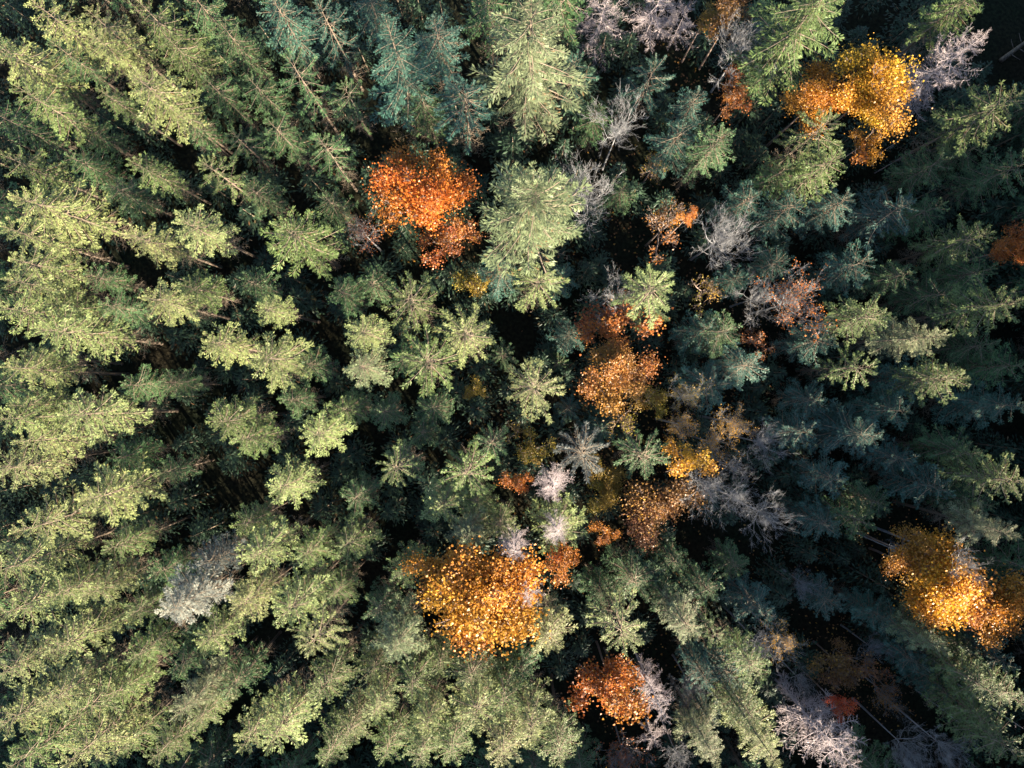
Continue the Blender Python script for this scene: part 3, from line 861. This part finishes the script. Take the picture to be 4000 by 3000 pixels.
TREES = [
    # upper left
    (110, -20, 26, 2.3, 16, 'full', 'lime'), (350, 125, 24, 1.8, 11, 'full', 'lime'), (345, 40, 25, 1.9, 12, 'full', 'lime'),
    (545, 10, 27, 2.4, 16, 'full', 'green'), (635, 130, 25, 2.0, 13, 'full', 'green'), (-45, 150, 27, 2.4, 14, 'full', 'lime'),
    (390, 340, 23, 1.4, 9, 'full', 'green'), (0, 595, 26, 1.9, 13, 'full', 'green'), (515, 612, 24, 1.6, 12, 'full', 'green'),
    (778, 625, 23, 2.0, 13, 'open', 'green'), (500, 898, 25, 1.9, 13, 'full', 'lime'), (690, 850, 26, 2.1, 12, 'full', 'lime'),
    (0, 890, 26, 2.0, 14, 'full', 'lime'), (800, 300, 20, 1.8, 12, 'full', 'deep'), (860, 90, 21, 2.0, 13, 'full', 'deep'),
    (740, -40, 22, 2.1, 13, 'full', 'deep'), (260, 600, 19, 1.9, 11, 'full', 'deep'), (420, 720, 18, 1.8, 10, 'full', 'deep'),
    (200, 160, 20, 1.8, 11, 'full', 'deep'), (130, 240, 19, 1.6, 10, 'full', 'deep'), (690, 420, 19, 1.7, 11, 'full', 'deep'),
    (900, 520, 19, 1.9, 11, 'open', 'deep'), (-60, 420, 24, 2.0, 13, 'full', 'deep'), (300, 480, 18, 1.6, 10, 'full', 'deep'),
    # upper middle
    (1040, -30, 24, 2.3, 14, 'full', 'teal'), (1240, 5, 24, 2.2, 14, 'open', 'teal'), (1230, 540, 22, 2.0, 13, 'open', 'deep'),
    (1060, 480, 20, 1.9, 12, 'full', 'deep'), (1795, 330, 23, 2.9, 14, 'thin', 'teal'), (2245, 215, 21, 2.3, 13, 'open', 'teal'),
    (1690, 60, 22, 2.4, 14, 'full', 'teal'), (1640, 350, 20, 2.0, 12, 'full', 'deep'), (1330, 330, 19, 2.0, 11, 'open', 'deep'),
    (980, 300, 20, 1.9, 12, 'full', 'deep'), (970, 720, 18, 1.8, 11, 'full', 'deep'), (1260, 760, 17, 1.9, 11, 'full', 'deep'),
    (1420, -60, 22, 2.2, 13, 'full', 'teal'), (1960, 1040, 17, 2.2, 10, 'full', 'teal'), (2190, 1060, 18, 2.0, 11, 'full', 'teal'),
    # upper right
    (2572, 240, 20, 2.5, 13, 'open', 'teal'), (2740, 350, 18, 1.9, 12, 'full', 'teal'), (2668, 498, 23, 2.3, 15, 'full', 'teal'),
    (2950, 750, 21, 2.3, 13, 'full', 'teal'), (3265, 455, 24, 2.4, 14, 'open', 'green'), (3285, 600, 24, 2.1, 14, 'full', 'green'),
    (3975, 350, 26, 2.6, 15, 'full', 'green'), (3560, 800, 23, 2.8, 14, 'full', 'teal'), (3330, 770, 21, 2.3, 13, 'full', 'teal'),
    (3680, 800, 20, 2.2, 13, 'full', 'deep'), (3880, 900, 23, 2.3, 14, 'full', 'green'), (3850, -70, 24, 2.2, 12, 'full', 'green'),
    (3090, 40, 20, 2.8, 13, 'broad', 'teal'), (3120, 790, 22, 2.3, 14, 'full', 'teal'), (3700, 620, 20, 2.3, 12, 'full', 'deep'),
    (4030, 620, 24, 2.4, 14, 'full', 'deep'), (3080, 640, 19, 2.1, 12, 'full', 'deep'), (3860, 560, 19, 2.0, 12, 'full', 'deep'),
    (3030, 230, 18, 2.1, 11, 'full', 'deep'), (2440, 720, 14, 1.8, 10, 'full', 'deep'), (2330, 420, 17, 2.0, 11, 'full', 'deep'),
    # left
    (30, 1010, 26, 2.1, 13, 'full', 'lime'), (40, 1085, 26, 2.0, 14, 'full', 'lime'), (-20, 1210, 26, 2.0, 13, 'full', 'lime'),
    (90, 1400, 21, 1.6, 9, 'full', 'green'), (0, 1450, 26, 1.9, 13, 'full', 'lime'), (700, 1110, 21, 1.9, 11, 'full', 'green'),
    (-30, 1630, 26, 2.0, 13, 'full', 'lime'), (50, 1580, 24, 1.7, 12, 'full', 'green'), (60, 1745, 25, 1.9, 14, 'full', 'lime'),
    (-50, 1840, 27, 2.1, 14, 'full', 'lime'), (815, 1350, 25, 2.0, 11, 'full', 'lime'), (1010, 1395, 25, 2.6, 12, 'full', 'lime'),
    (1030, 1190, 23, 1.5, 8, 'full', 'lime'), (950, 1090, 18, 1.7, 10, 'full', 'deep'), (380, 1180, 20, 1.8, 11, 'full', 'deep'),
    (640, 1500, 17, 1.7, 10, 'full', 'deep'), (480, 1500, 19, 1.8, 10, 'full', 'deep'), (330, 1070, 20, 1.6, 10, 'full', 'deep'),
    (430, 1790, 18, 1.8, 10, 'full', 'deep'), (170, 1180, 22, 1.6, 11, 'full', 'green'), (620, 1850, 16, 1.6, 9, 'full', 'deep'),
    # middle
    (1398, 1290, 24, 1.9, 10, 'full', 'lime'), (1385, 1440, 24, 1.9, 12, 'full', 'sage'), (1220, 1690, 24, 2.2, 11, 'full', 'lime'),
    (940, 1720, 23, 2.0, 11, 'full', 'green'), (1075, 1900, 24, 2.1, 12, 'full', 'lime'), (1720, 1990, 22, 2.2, 11, 'full', 'lime'),
    (1830, 2110, 23, 2.4, 12, 'broad', 'sage'), (1560, 1400, 16, 1.7, 9, 'full', 'deep'), (1310, 1130, 18, 2.0, 11, 'full', 'deep'),
    (1180, 1430, 18, 1.8, 10, 'full', 'deep'), (1340, 1600, 18, 1.9, 10, 'full', 'green'), (1480, 1620, 17, 1.8, 10, 'full', 'deep'),
    (1690, 1600, 16, 1.9, 10, 'full', 'deep'), (1430, 1100, 17, 1.8, 10, 'full', 'deep'), (1110, 1560, 19, 1.7, 10, 'full', 'deep'),
    (1640, 1700, 15, 1.7, 9, 'full', 'deep'), (1960, 1380, 9, 1.8, 9, 'open', 'deep'), (2180, 1420, 9, 1.9, 9, 'open', 'deep'),
    (2230, 1600, 9, 1.8, 9, 'open', 'teal'), (1380, 1960, 18, 1.8, 10, 'full', 'deep'), (1850, 1980, 18, 2.0, 10, 'full', 'green'),
    (1960, 2060, 19, 1.8, 10, 'full', 'green'), (2350, 1690, 13, 1.8, 9, 'full', 'teal'), (2230, 1300, 15, 1.9, 9, 'full', 'teal'),
    # right of the middle
    (2865, 1290, 23, 2.2, 13, 'full', 'deep'), (2950, 1425, 23, 2.3, 13, 'full', 'teal'), (2780, 1290, 20, 2.3, 12, 'full', 'teal'),
    (2800, 1500, 19, 2.7, 12, 'full', 'teal'), (3465, 1225, 24, 2.3, 14, 'full', 'green'), (3430, 1432, 23, 1.9, 14, 'open', 'green'),
    (3990, 1180, 26, 2.5, 15, 'full', 'green'), (3790, 1490, 24, 2.2, 15, 'full', 'green'), (4010, 1575, 26, 2.9, 17, 'broad', 'teal'),
    (3430, 1700, 23, 3.2, 14, 'broad', 'teal'), (3560, 1600, 20, 2.4, 13, 'full', 'teal'), (3840, 1770, 23, 2.4, 14, 'full', 'deep'),
    (4010, 1900, 25, 2.5, 15, 'full', 'green'), (3700, 1910, 22, 2.4, 13, 'full', 'teal'), (3400, 1020, 21, 2.4, 13, 'full', 'teal'),
    (3240, 1330, 21, 2.3, 13, 'full', 'teal'), (3570, 1060, 20, 2.1, 12, 'full', 'deep'), (3720, 1130, 21, 2.2, 13, 'full', 'deep'),
    (3210, 1560, 18, 2.2, 12, 'full', 'teal'), (3640, 1480, 20, 2.2, 12, 'full', 'teal'), (3160, 1700, 19, 2.4, 12, 'full', 'teal'),
    (3900, 1350, 20, 2.2, 12, 'full', 'deep'), (3880, 1040, 22, 2.3, 13, 'full', 'deep'), (3300, 1880, 19, 2.3, 12, 'full', 'teal'),
    (3560, 1800, 19, 2.2, 12, 'full', 'teal'), (3470, 1980, 18, 2.0, 11, 'full', 'deep'), (3880, 1980, 21, 2.0, 12, 'full', 'deep'),
    (4020, 1420, 23, 2.1, 13, 'full', 'deep'), (2900, 1080, 15, 1.8, 10, 'full', 'teal'), (3060, 1010, 18, 2.1, 11, 'full', 'teal'),
    # lower left
    (60, 2070, 27, 2.5, 17, 'full', 'lime'), (-40, 2250, 27, 2.5, 17, 'full', 'lime'), (-30, 2430, 27, 2.3, 16, 'full', 'lime'),
    (190, 2570, 26, 2.2, 15, 'full', 'lime'), (785, 2515, 24, 2.0, 11, 'full', 'lime'), (490, 2580, 23, 1.8, 11, 'full', 'green'),
    (-30, 2640, 26, 2.2, 14, 'full', 'lime'), (140, 2780, 27, 2.2, 15, 'full', 'lime'), (-40, 2870, 27, 2.4, 15, 'full', 'lime'),
    (280, 2820, 26, 2.3, 16, 'full', 'green'), (240, 2990, 27, 2.4, 16, 'full', 'lime'), (20, 3020, 27, 2.3, 15, 'full', 'green'),
    (600, 2975, 25, 1.8, 10, 'full', 'green'), (760, 2850, 23, 1.6, 10, 'full', 'green'), (950, 2920, 25, 2.1, 14, 'full', 'lime'),
    (495, 2400, 21, 1.9, 10, 'full', 'green'), (955, 2190, 26, 2.3, 14, 'full', 'lime'), (1110, 2405, 26, 2.4, 15, 'full', 'lime'),
    (1200, 2540, 25, 2.3, 11, 'open', 'lime'), (930, 2390, 23, 2.0, 11, 'full', 'lime'), (420, 2150, 21, 1.8, 10, 'full', 'green'),
    (600, 2250, 19, 1.7, 9, 'full', 'deep'), (330, 2330, 22, 1.9, 12, 'full', 'lime'), (180, 2350, 25, 2.1, 14, 'full', 'lime'),
    (420, 2740, 22, 1.9, 11, 'full', 'green'), (880, 2700, 20, 1.9, 11, 'full', 'deep'), (660, 2640, 20, 1.8, 10, 'full', 'deep'),
    (430, 2950, 22, 1.9, 12, 'full', 'green'), (930, 2060, 20, 1.8, 10, 'full', 'green'),
    # lower middle
    (1245, 2710, 24, 2.1, 13, 'full', 'green'), (1050, 2910, 26, 2.4, 14, 'full', 'lime'), (1455, 2810, 23, 1.7, 10, 'full', 'lime'),
    (1600, 2700, 23, 2.1, 12, 'full', 'green'), (1665, 2870, 23, 1.9, 11, 'full', 'lime'), (1850, 2680, 24, 2.4, 12, 'full', 'green'),
    (1860, 2830, 25, 2.5, 14, 'full', 'lime'), (1760, 2980, 25, 2.3, 13, 'full', 'green'), (1980, 2770, 24, 2.2, 13, 'full', 'green'),
    (1960, 2990, 25, 2.3, 14, 'full', 'lime'), (1620, 3000, 24, 2.0, 12, 'full', 'green'), (1340, 2910, 22, 2.0, 12, 'full', 'green'),
    (1350, 2150, 20, 2.0, 11, 'full', 'green'), (1460, 2400, 20, 1.9, 11, 'full', 'deep'), (2090, 2890, 25, 2.3, 13, 'full', 'lime'),
    (2200, 2980, 24, 2.0, 12, 'full', 'green'), (1560, 2250, 19, 2.0, 11, 'full', 'green'), (1430, 2650, 20, 1.9, 11, 'full', 'green'),
    (1500, 2970, 21, 2.0, 12, 'full', 'green'), (1700, 2620, 20, 1.9, 11, 'full', 'green'), (1270, 2990, 22, 1.9, 12, 'full', 'green'),
    (1290, 2350, 20, 1.7, 10, 'full', 'green'), (2040, 2660, 19, 1.9, 11, 'full', 'deep'), (1180, 2180, 21, 1.9, 11, 'full', 'green'),
    # lower right
    (2500, 2290, 21, 2.6, 12, 'full', 'deep'), (2712, 2480, 24, 1.9, 13, 'full', 'sage'), (2830, 2515, 20, 1.6, 11, 'open', 'green'),
    (3015, 2410, 22, 2.2, 14, 'full', 'teal'), (2880, 2670, 23, 2.0, 13, 'full', 'teal'), (2780, 2690, 21, 1.9, 12, 'full', 'teal'),
    (2985, 2650, 23, 1.9, 13, 'full', 'green'), (2815, 3000, 24, 2.3, 13, 'broad', 'sage'), (2940, 2830, 22, 2.1, 12, 'full', 'green'),
    (3990, 2110, 26, 2.1, 12, 'broad', 'sage'), (3260, 2070, 19, 2.2, 12, 'full', 'teal'), (3400, 2060, 20, 2.0, 12, 'full', 'deep'),
    (3280, 2380, 17, 2.1, 11, 'full', 'teal'), (3550, 2480, 20, 2.1, 13, 'full', 'teal'), (3722, 2550, 23, 1.9, 13, 'broad', 'sage'),
    (3910, 2720, 24, 2.1, 13, 'full', 'green'), (3990, 2960, 25, 2.5, 14, 'full', 'green'), (3900, 2850, 23, 1.9, 12, 'full', 'green'),
    (3620, 2610, 19, 2.1, 12, 'full', 'teal'), (3730, 2720, 20, 2.0, 12, 'full', 'teal'), (2620, 2360, 18, 1.9, 11, 'full', 'deep'),
    (2790, 2330, 18, 1.9, 11, 'full', 'deep'), (2900, 2230, 16, 1.8, 10, 'full', 'deep'), (3960, 2620, 22, 2.1, 12, 'full', 'teal'),
    (3820, 2570, 18, 1.8, 11, 'full', 'deep'), (3460, 2420, 17, 1.8, 10, 'full', 'teal'), (2650, 2210, 15, 1.8, 10, 'full', 'deep'),
    (2360, 2330, 16, 1.9, 10, 'full', 'deep'), (2780, 2840, 18, 1.8, 11, 'full', 'teal'), (4030, 2750, 23, 2.1, 13, 'full', 'green'),
]
NAMED = {
    (955, 2190): ('sunlit fir just right of the dull grey fir', 'the fir right of the grey fir'),
    (1110, 2405): ('bright wide fir between the silvery white fir and the sage fir', 'the bright wide lower-left fir'),
    (60, 2070): ('large bright fir at the left edge, up and left of the silvery white one', 'the large left-edge fir'),
    (140, 2780): ('long narrow bright fir low by the left edge, below a dark cleft', 'the long lower-left fir'),
    (1050, 2910): ('bright fir on the bottom edge below the pale sage fir', 'the bright bottom-edge fir'),
    (1860, 2830): ('bright full fir straight below the big yellow-orange maple', 'the bright fir under the yellow maple'),
    (1220, 1690): ('rounded bright fir right of the fir with red-brown twigs', 'the rounded bright fir'),
    (1010, 1395): ('broad bright fir between the slim bright fir and the star firs', 'the broad bright fir'),
    (545, 10): ('long mid-green fir reaching down from the top edge', 'the long top-edge fir'),
    (3430, 1700): ('broad rounded shaded fir with grey twigs showing in its middle', 'the broad shaded fir'),
    (3560, 800): ('broad dark fir below the golden maple by the snag', 'the dark fir under the golden maple'),
    (3975, 350): ('full green fir at the right edge below the hooked grey snag', 'the fir below the hooked snag'),
    (4010, 1575): ('broad blue-green fir across the right edge, below the leaning pale fir', 'the broad right-edge fir'),
    (3910, 2720): ('mid-green fir right of the broken bare spar', 'the fir by the broken spar'),
    (3015, 2410): ('blue-green fir above the half-bare yellow-rimmed tree', 'the fir above the yellow-rimmed tree'),
    (2500, 2290): ('dark wide fir in shade under the dull brown maple', 'the dark wide fir'),
}
for q in TREES:
    nm = NAMED.get((q[0], q[1]), (None, None))
    q = list(q)
    q[3] *= .95
    if q[0] > 2150 and q[6] in ('teal', 'deep') and q[1] > 150:
        q[2] *= .84
    if q[0] < 1000 and q[1] < 700:
        q[2] *= .9; q[4] *= 1.05
    C(*q, ntop=26 if q[2] > 20 else 18, label=nm[0], short=nm[1])

# ------------------------------------------------------------------ small trees in the shade beneath, wherever the floor is free
taken = [(c['o'].location.x, c['o'].location.y, 2.0) for c in CONIFERS]
taken += [(o.location.x, o.location.y, 2.0) for o in scene.objects if o.parent is None and o.get('category') in ('maple', 'bare tree', 'dead tree')]
OPEN = [(3900, 120, 270), (3300, 2680, 240), (3500, 2900, 220), (2460, 1600, 90), (2900, 2100, 120), (3150, 2300, 140), (2420, 950, 90),
        (2330, 2830, 110), (3900, 2500, 80), (1500, 900, 60)]
r3 = random.Random(5)
# trees whose tips lie just outside the frame and whose lower crowns show along its edges
edge_trees = 0
for k in range(9000):
    x, y = r3.uniform(-52, 52), r3.uniform(-40, 40)
    if abs(x) < 42.5 and abs(y) < 31.5:
        continue
    if x > 30 and y > 26 or any((x - a) ** 2 + (y - b) ** 2 < 13 for a, b, d in taken):
        continue
    h = r3.uniform(19, 24)
    if y < -30 and x < 12:
        h = r3.uniform(12, 16)          # kept low to let the sun into the lower left
    d = CAM_H - h
    conifer(2000 + x * FPX / d, 1500 - y * FPX / d, h, r3.uniform(2.2, 2.9), h * .7, 'full', 'deep', ntop=0)
    taken.append((x, y, 2.2))
    edge_trees += 1
    if edge_trees >= 62:
        break
# the smallest ones beneath, too many and too dim to tell apart: joined
def sapling_form(seed, k, sticks=True):
    """A small conifer, 1 high and about a quarter as wide, of short drooping sprays."""
    global rng
    keep, rng = rng, np.random.default_rng(seed)
    g = Geo()
    g.column([0, .5, 1], [.010, .007, .002], [(0, 0)] * 3, 0, 4)
    arms = rng.uniform(0, 6.28, 60)
    az_ = arms[rng.integers(0, 60, k)] + rng.normal(0, .09, k)
    z = 1 - .9 * rng.random(k) ** .8
    rr = .17 * np.minimum(1, (1.05 - z) / .6)
    u = rng.uniform(.15, 1, k)
    ca, sa = np.cos(az_), np.sin(az_)
    b = np.stack([ca * rr * u, sa * rr * u, z - .06 * u * u], 1)
    d = np.stack([ca + rng.normal(0, .5, k), sa + rng.normal(0, .5, k), rng.uniform(-.7, .2, k)], 1)
    g.blades(b, d, np.stack([rng.normal(0, .5, k), rng.normal(0, .5, k), 1 + 0 * u], 1), .045 * rng.uniform(.6, 1.3, k), .016, 1)
    rng = keep
    return g.merged()


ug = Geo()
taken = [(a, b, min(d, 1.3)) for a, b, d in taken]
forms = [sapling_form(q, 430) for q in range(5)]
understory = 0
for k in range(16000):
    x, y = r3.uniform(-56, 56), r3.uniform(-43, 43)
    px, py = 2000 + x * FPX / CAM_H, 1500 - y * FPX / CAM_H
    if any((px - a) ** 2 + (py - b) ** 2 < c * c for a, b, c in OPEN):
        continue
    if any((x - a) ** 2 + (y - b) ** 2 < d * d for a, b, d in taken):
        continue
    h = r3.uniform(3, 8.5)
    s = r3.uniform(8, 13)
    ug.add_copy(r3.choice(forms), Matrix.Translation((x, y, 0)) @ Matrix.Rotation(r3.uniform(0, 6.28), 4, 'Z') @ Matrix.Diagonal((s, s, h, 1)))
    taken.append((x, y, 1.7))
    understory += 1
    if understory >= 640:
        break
uo = link('undergrowth', ug.mesh('undergrowth', (M_TWIG, M_NEEDLE)), None, None, (0.024, 0.046, 0.026), 'stuff')  # needle colour darkened to deepen the shade in the gaps
uo['label'] = 'dark young conifers in the shade between the tall trees'
# unseen wood added towards the sun, heights shaped for shade and sunlit gaps
def wood_form(seed):
    global rng
    keep, rng = rng, np.random.default_rng(seed)
    g = Geo()
    g.column([0, .5, 1], [.012, .008, .002], [(0, 0)] * 3, 0, 5)
    k = 180
    z = 1 - .85 * rng.random(k) ** .75
    rr = .125 * np.minimum(1, (1.04 - z) / .5)
    a = rng.uniform(0, 6.28, k)
    b = np.stack([np.cos(a) * rr * .15, np.sin(a) * rr * .15, z + .02], 1)
    g.blades(b, np.stack([np.cos(a), np.sin(a), rng.uniform(-.5, .2, k)], 1), np.stack([0 * a, 0 * a, 1 + 0 * a], 1), rr * rng.uniform(.7, 1.2, k), rr * .5, 1)
    rng = keep
    return g.merged()


wf = [wood_form(q) for q in range(3)]
dg = Geo()
n_wood = 0
spots = []
for k in range(20000):
    x, y = r3.uniform(-55, 100), r3.uniform(-80, 40)
    if not (y < -47 or x > 62):
        continue
    if any((x - a) ** 2 + (y - b) ** 2 < 8 for a, b in spots):
        continue
    u = x + .66 * (y + 48)               # where its shade line crosses the lower edge of the frame
    if u < 4:
        h = r3.uniform(17, 21)
    elif u < 20:
        h = r3.uniform(20, 24)
    elif u < 42 or 54 < u < 63:  # low slots that let sunlight through
        h = r3.uniform(14, 20)
    else:
        h = r3.uniform(29, 40)
    spots.append((x, y))
    dg.add_copy(r3.choice(wf), Matrix.Translation((x, y, 0)) @ Matrix.Rotation(r3.uniform(0, 6.28), 4, 'Z') @ Matrix.Diagonal((h * .8 + 5, h * .8 + 5, h, 1)))
    n_wood += 1
    if n_wood >= 750:
        break
wo_ = link('unseen_shade_forest', dg.mesh('unseen_shade_forest', (M_BARK, M_NEEDLE)), None, None, CONIFER_COLOURS['deep'], 'stuff')
wo_['label'] = 'unseen forest beyond the frame, added to shade the right side'

# ------------------------------------------------------------------ the floor: fallen logs and leaves
def log(p0, p1, r, label):
    root = thing('fallen_log', label, 'log', (*p0, 0), 0, 'fallen logs in the dark clearing')
    d = np.array((p1[0] - p0[0], p1[1] - p0[1], 0.0)); L = np.linalg.norm(d); d /= L
    g = Geo()
    g.tube([d * L * u + np.array((0, 0, r * (1.2 - .3 * u) + .1)) for u in np.linspace(0, 1, 6)], [r, r * .95, r * .86, r * .75, r * .6, r * .45], 0, 8)
    link('stem', g.mesh('stem', (M_BARK,)), root)
    for k in range(7):
        u = .25 + .1 * k
        g = Geo()
        s = np.array((-d[1], d[0], 0)) * (1 if k % 2 else -1)
        b = d * L * u + np.array((0, 0, r + .1))
        g.tube([b, b + s * .6 + np.array((0, 0, .25)), b + s * 1.2 + d * .3 + np.array((0, 0, .2))], [.05, .035, .015], 0, 4)
        link('branch_stub', g.mesh('branch_stub', (M_BROWN,)), root)


log((44.5, 38.6), (51.5, 42.2), .30, 'fallen brown log lying in the dark clearing above the hooked grey snag')
log((53.2, 35.2), (57.5, 38.4), .26, 'fallen log at the edge of the dark clearing, right of the hooked grey snag')

g = Geo()
n = 5000
cen = np.array([(o.location.x, o.location.y) for o in scene.objects if o.parent is None and o.get('category') in ('maple', 'bare tree')])
c = cen[rng.integers(0, len(cen), n)] + rng.normal(0, 3.6, (n, 2))
c = np.concatenate([c, .12 + .25 * rng.random((n, 1))], 1)
nrm = np.concatenate([rng.normal(0, .25, (n, 2)), np.ones((n, 1))], 1)
dr = np.concatenate([rng.normal(0, 1, (n, 2)), np.zeros((n, 1))], 1)
g.blades(c, dr, nrm, rng.uniform(.16, .30, n), rng.uniform(.14, .26, n), 0)
lo = link('fallen_leaves', g.mesh('fallen_leaves', (M_LEAF,)), None, None, LEAF_COLOURS['brown'], 'stuff')
lo['label'] = 'fallen autumn leaves on the dark forest floor'

# ------------------------------------------------------------------ what each conifer is called
DIRS = ['right of', 'up and right of', 'above', 'up and left of', 'left of', 'down and left of', 'below', 'down and right of']
ORD = ['first', 'second', 'third', 'fourth', 'fifth', 'sixth', 'seventh', 'eighth', 'ninth', 'tenth', 'eleventh', 'twelfth', 'thirteenth', 'fourteenth']
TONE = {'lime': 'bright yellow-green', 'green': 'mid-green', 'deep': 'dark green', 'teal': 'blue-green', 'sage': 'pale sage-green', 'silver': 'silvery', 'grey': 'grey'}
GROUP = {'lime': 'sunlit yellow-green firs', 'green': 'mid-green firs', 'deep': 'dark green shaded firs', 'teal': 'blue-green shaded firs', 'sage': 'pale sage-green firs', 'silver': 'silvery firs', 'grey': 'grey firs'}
sectors = {}
for c in CONIFERS:
    c['o']['group'] = GROUP[c['colour']]
    if c['label']:
        continue
    px, py = min(max(c['px'], 0), 4000), min(max(c['py'], 0), 3000)
    near = min(LAND, key=lambda l: (l[1] - px) ** 2 + (l[2] - py) ** 2)
    dx, dy = px - near[1], near[2] - py
    k = int(round(math.degrees(math.atan2(dy, dx)) / 45)) % 8
    c['dist'] = math.hypot(c['px'] - near[1], c['py'] - near[2])
    sectors.setdefault((near[0], k), []).append(c)
for (short, k), lst in sectors.items():
    lst.sort(key=lambda c: c['dist'])
    for i, c in enumerate(lst):
        size = 'slim' if c['R'] < 1.85 else 'broad' if c['R'] > 2.25 else 'mid-sized'
        where = DIRS[k] if len(lst) == 1 else ORD[i] + ' one ' + DIRS[k]
        cut = not (0 <= c['px'] <= 4000 and 0 <= c['py'] <= 3000)
        lab = '%s %s fir%s, %s %s' % (size, TONE[c['colour']], ' cut by the edge' if cut else '', where, short)
        if len(lab.split()) > 16:
            lab = '%s fir%s, %s %s' % (TONE[c['colour']], ' cut by the edge' if cut else '', where, short)
        if len(lab.split()) > 16:
            lab = '%s fir, %s %s' % (TONE[c['colour']], where, short)
        c['o']['label'] = lab
for o in scene.objects:
    if o.parent is None and o.get('category') in ('maple', 'bare tree', 'dead tree'):
        o['group'] = {'maple': 'maples in autumn colour', 'bare tree': 'leafless grey trees', 'dead tree': 'dead conifer snags'}[o['category']]
print('tris', sum(len(m.polygons) for m in bpy.data.meshes), 'edge', edge_trees, 'understory', understory, 'conifers', len(CONIFERS), 'objects', len(scene.objects))
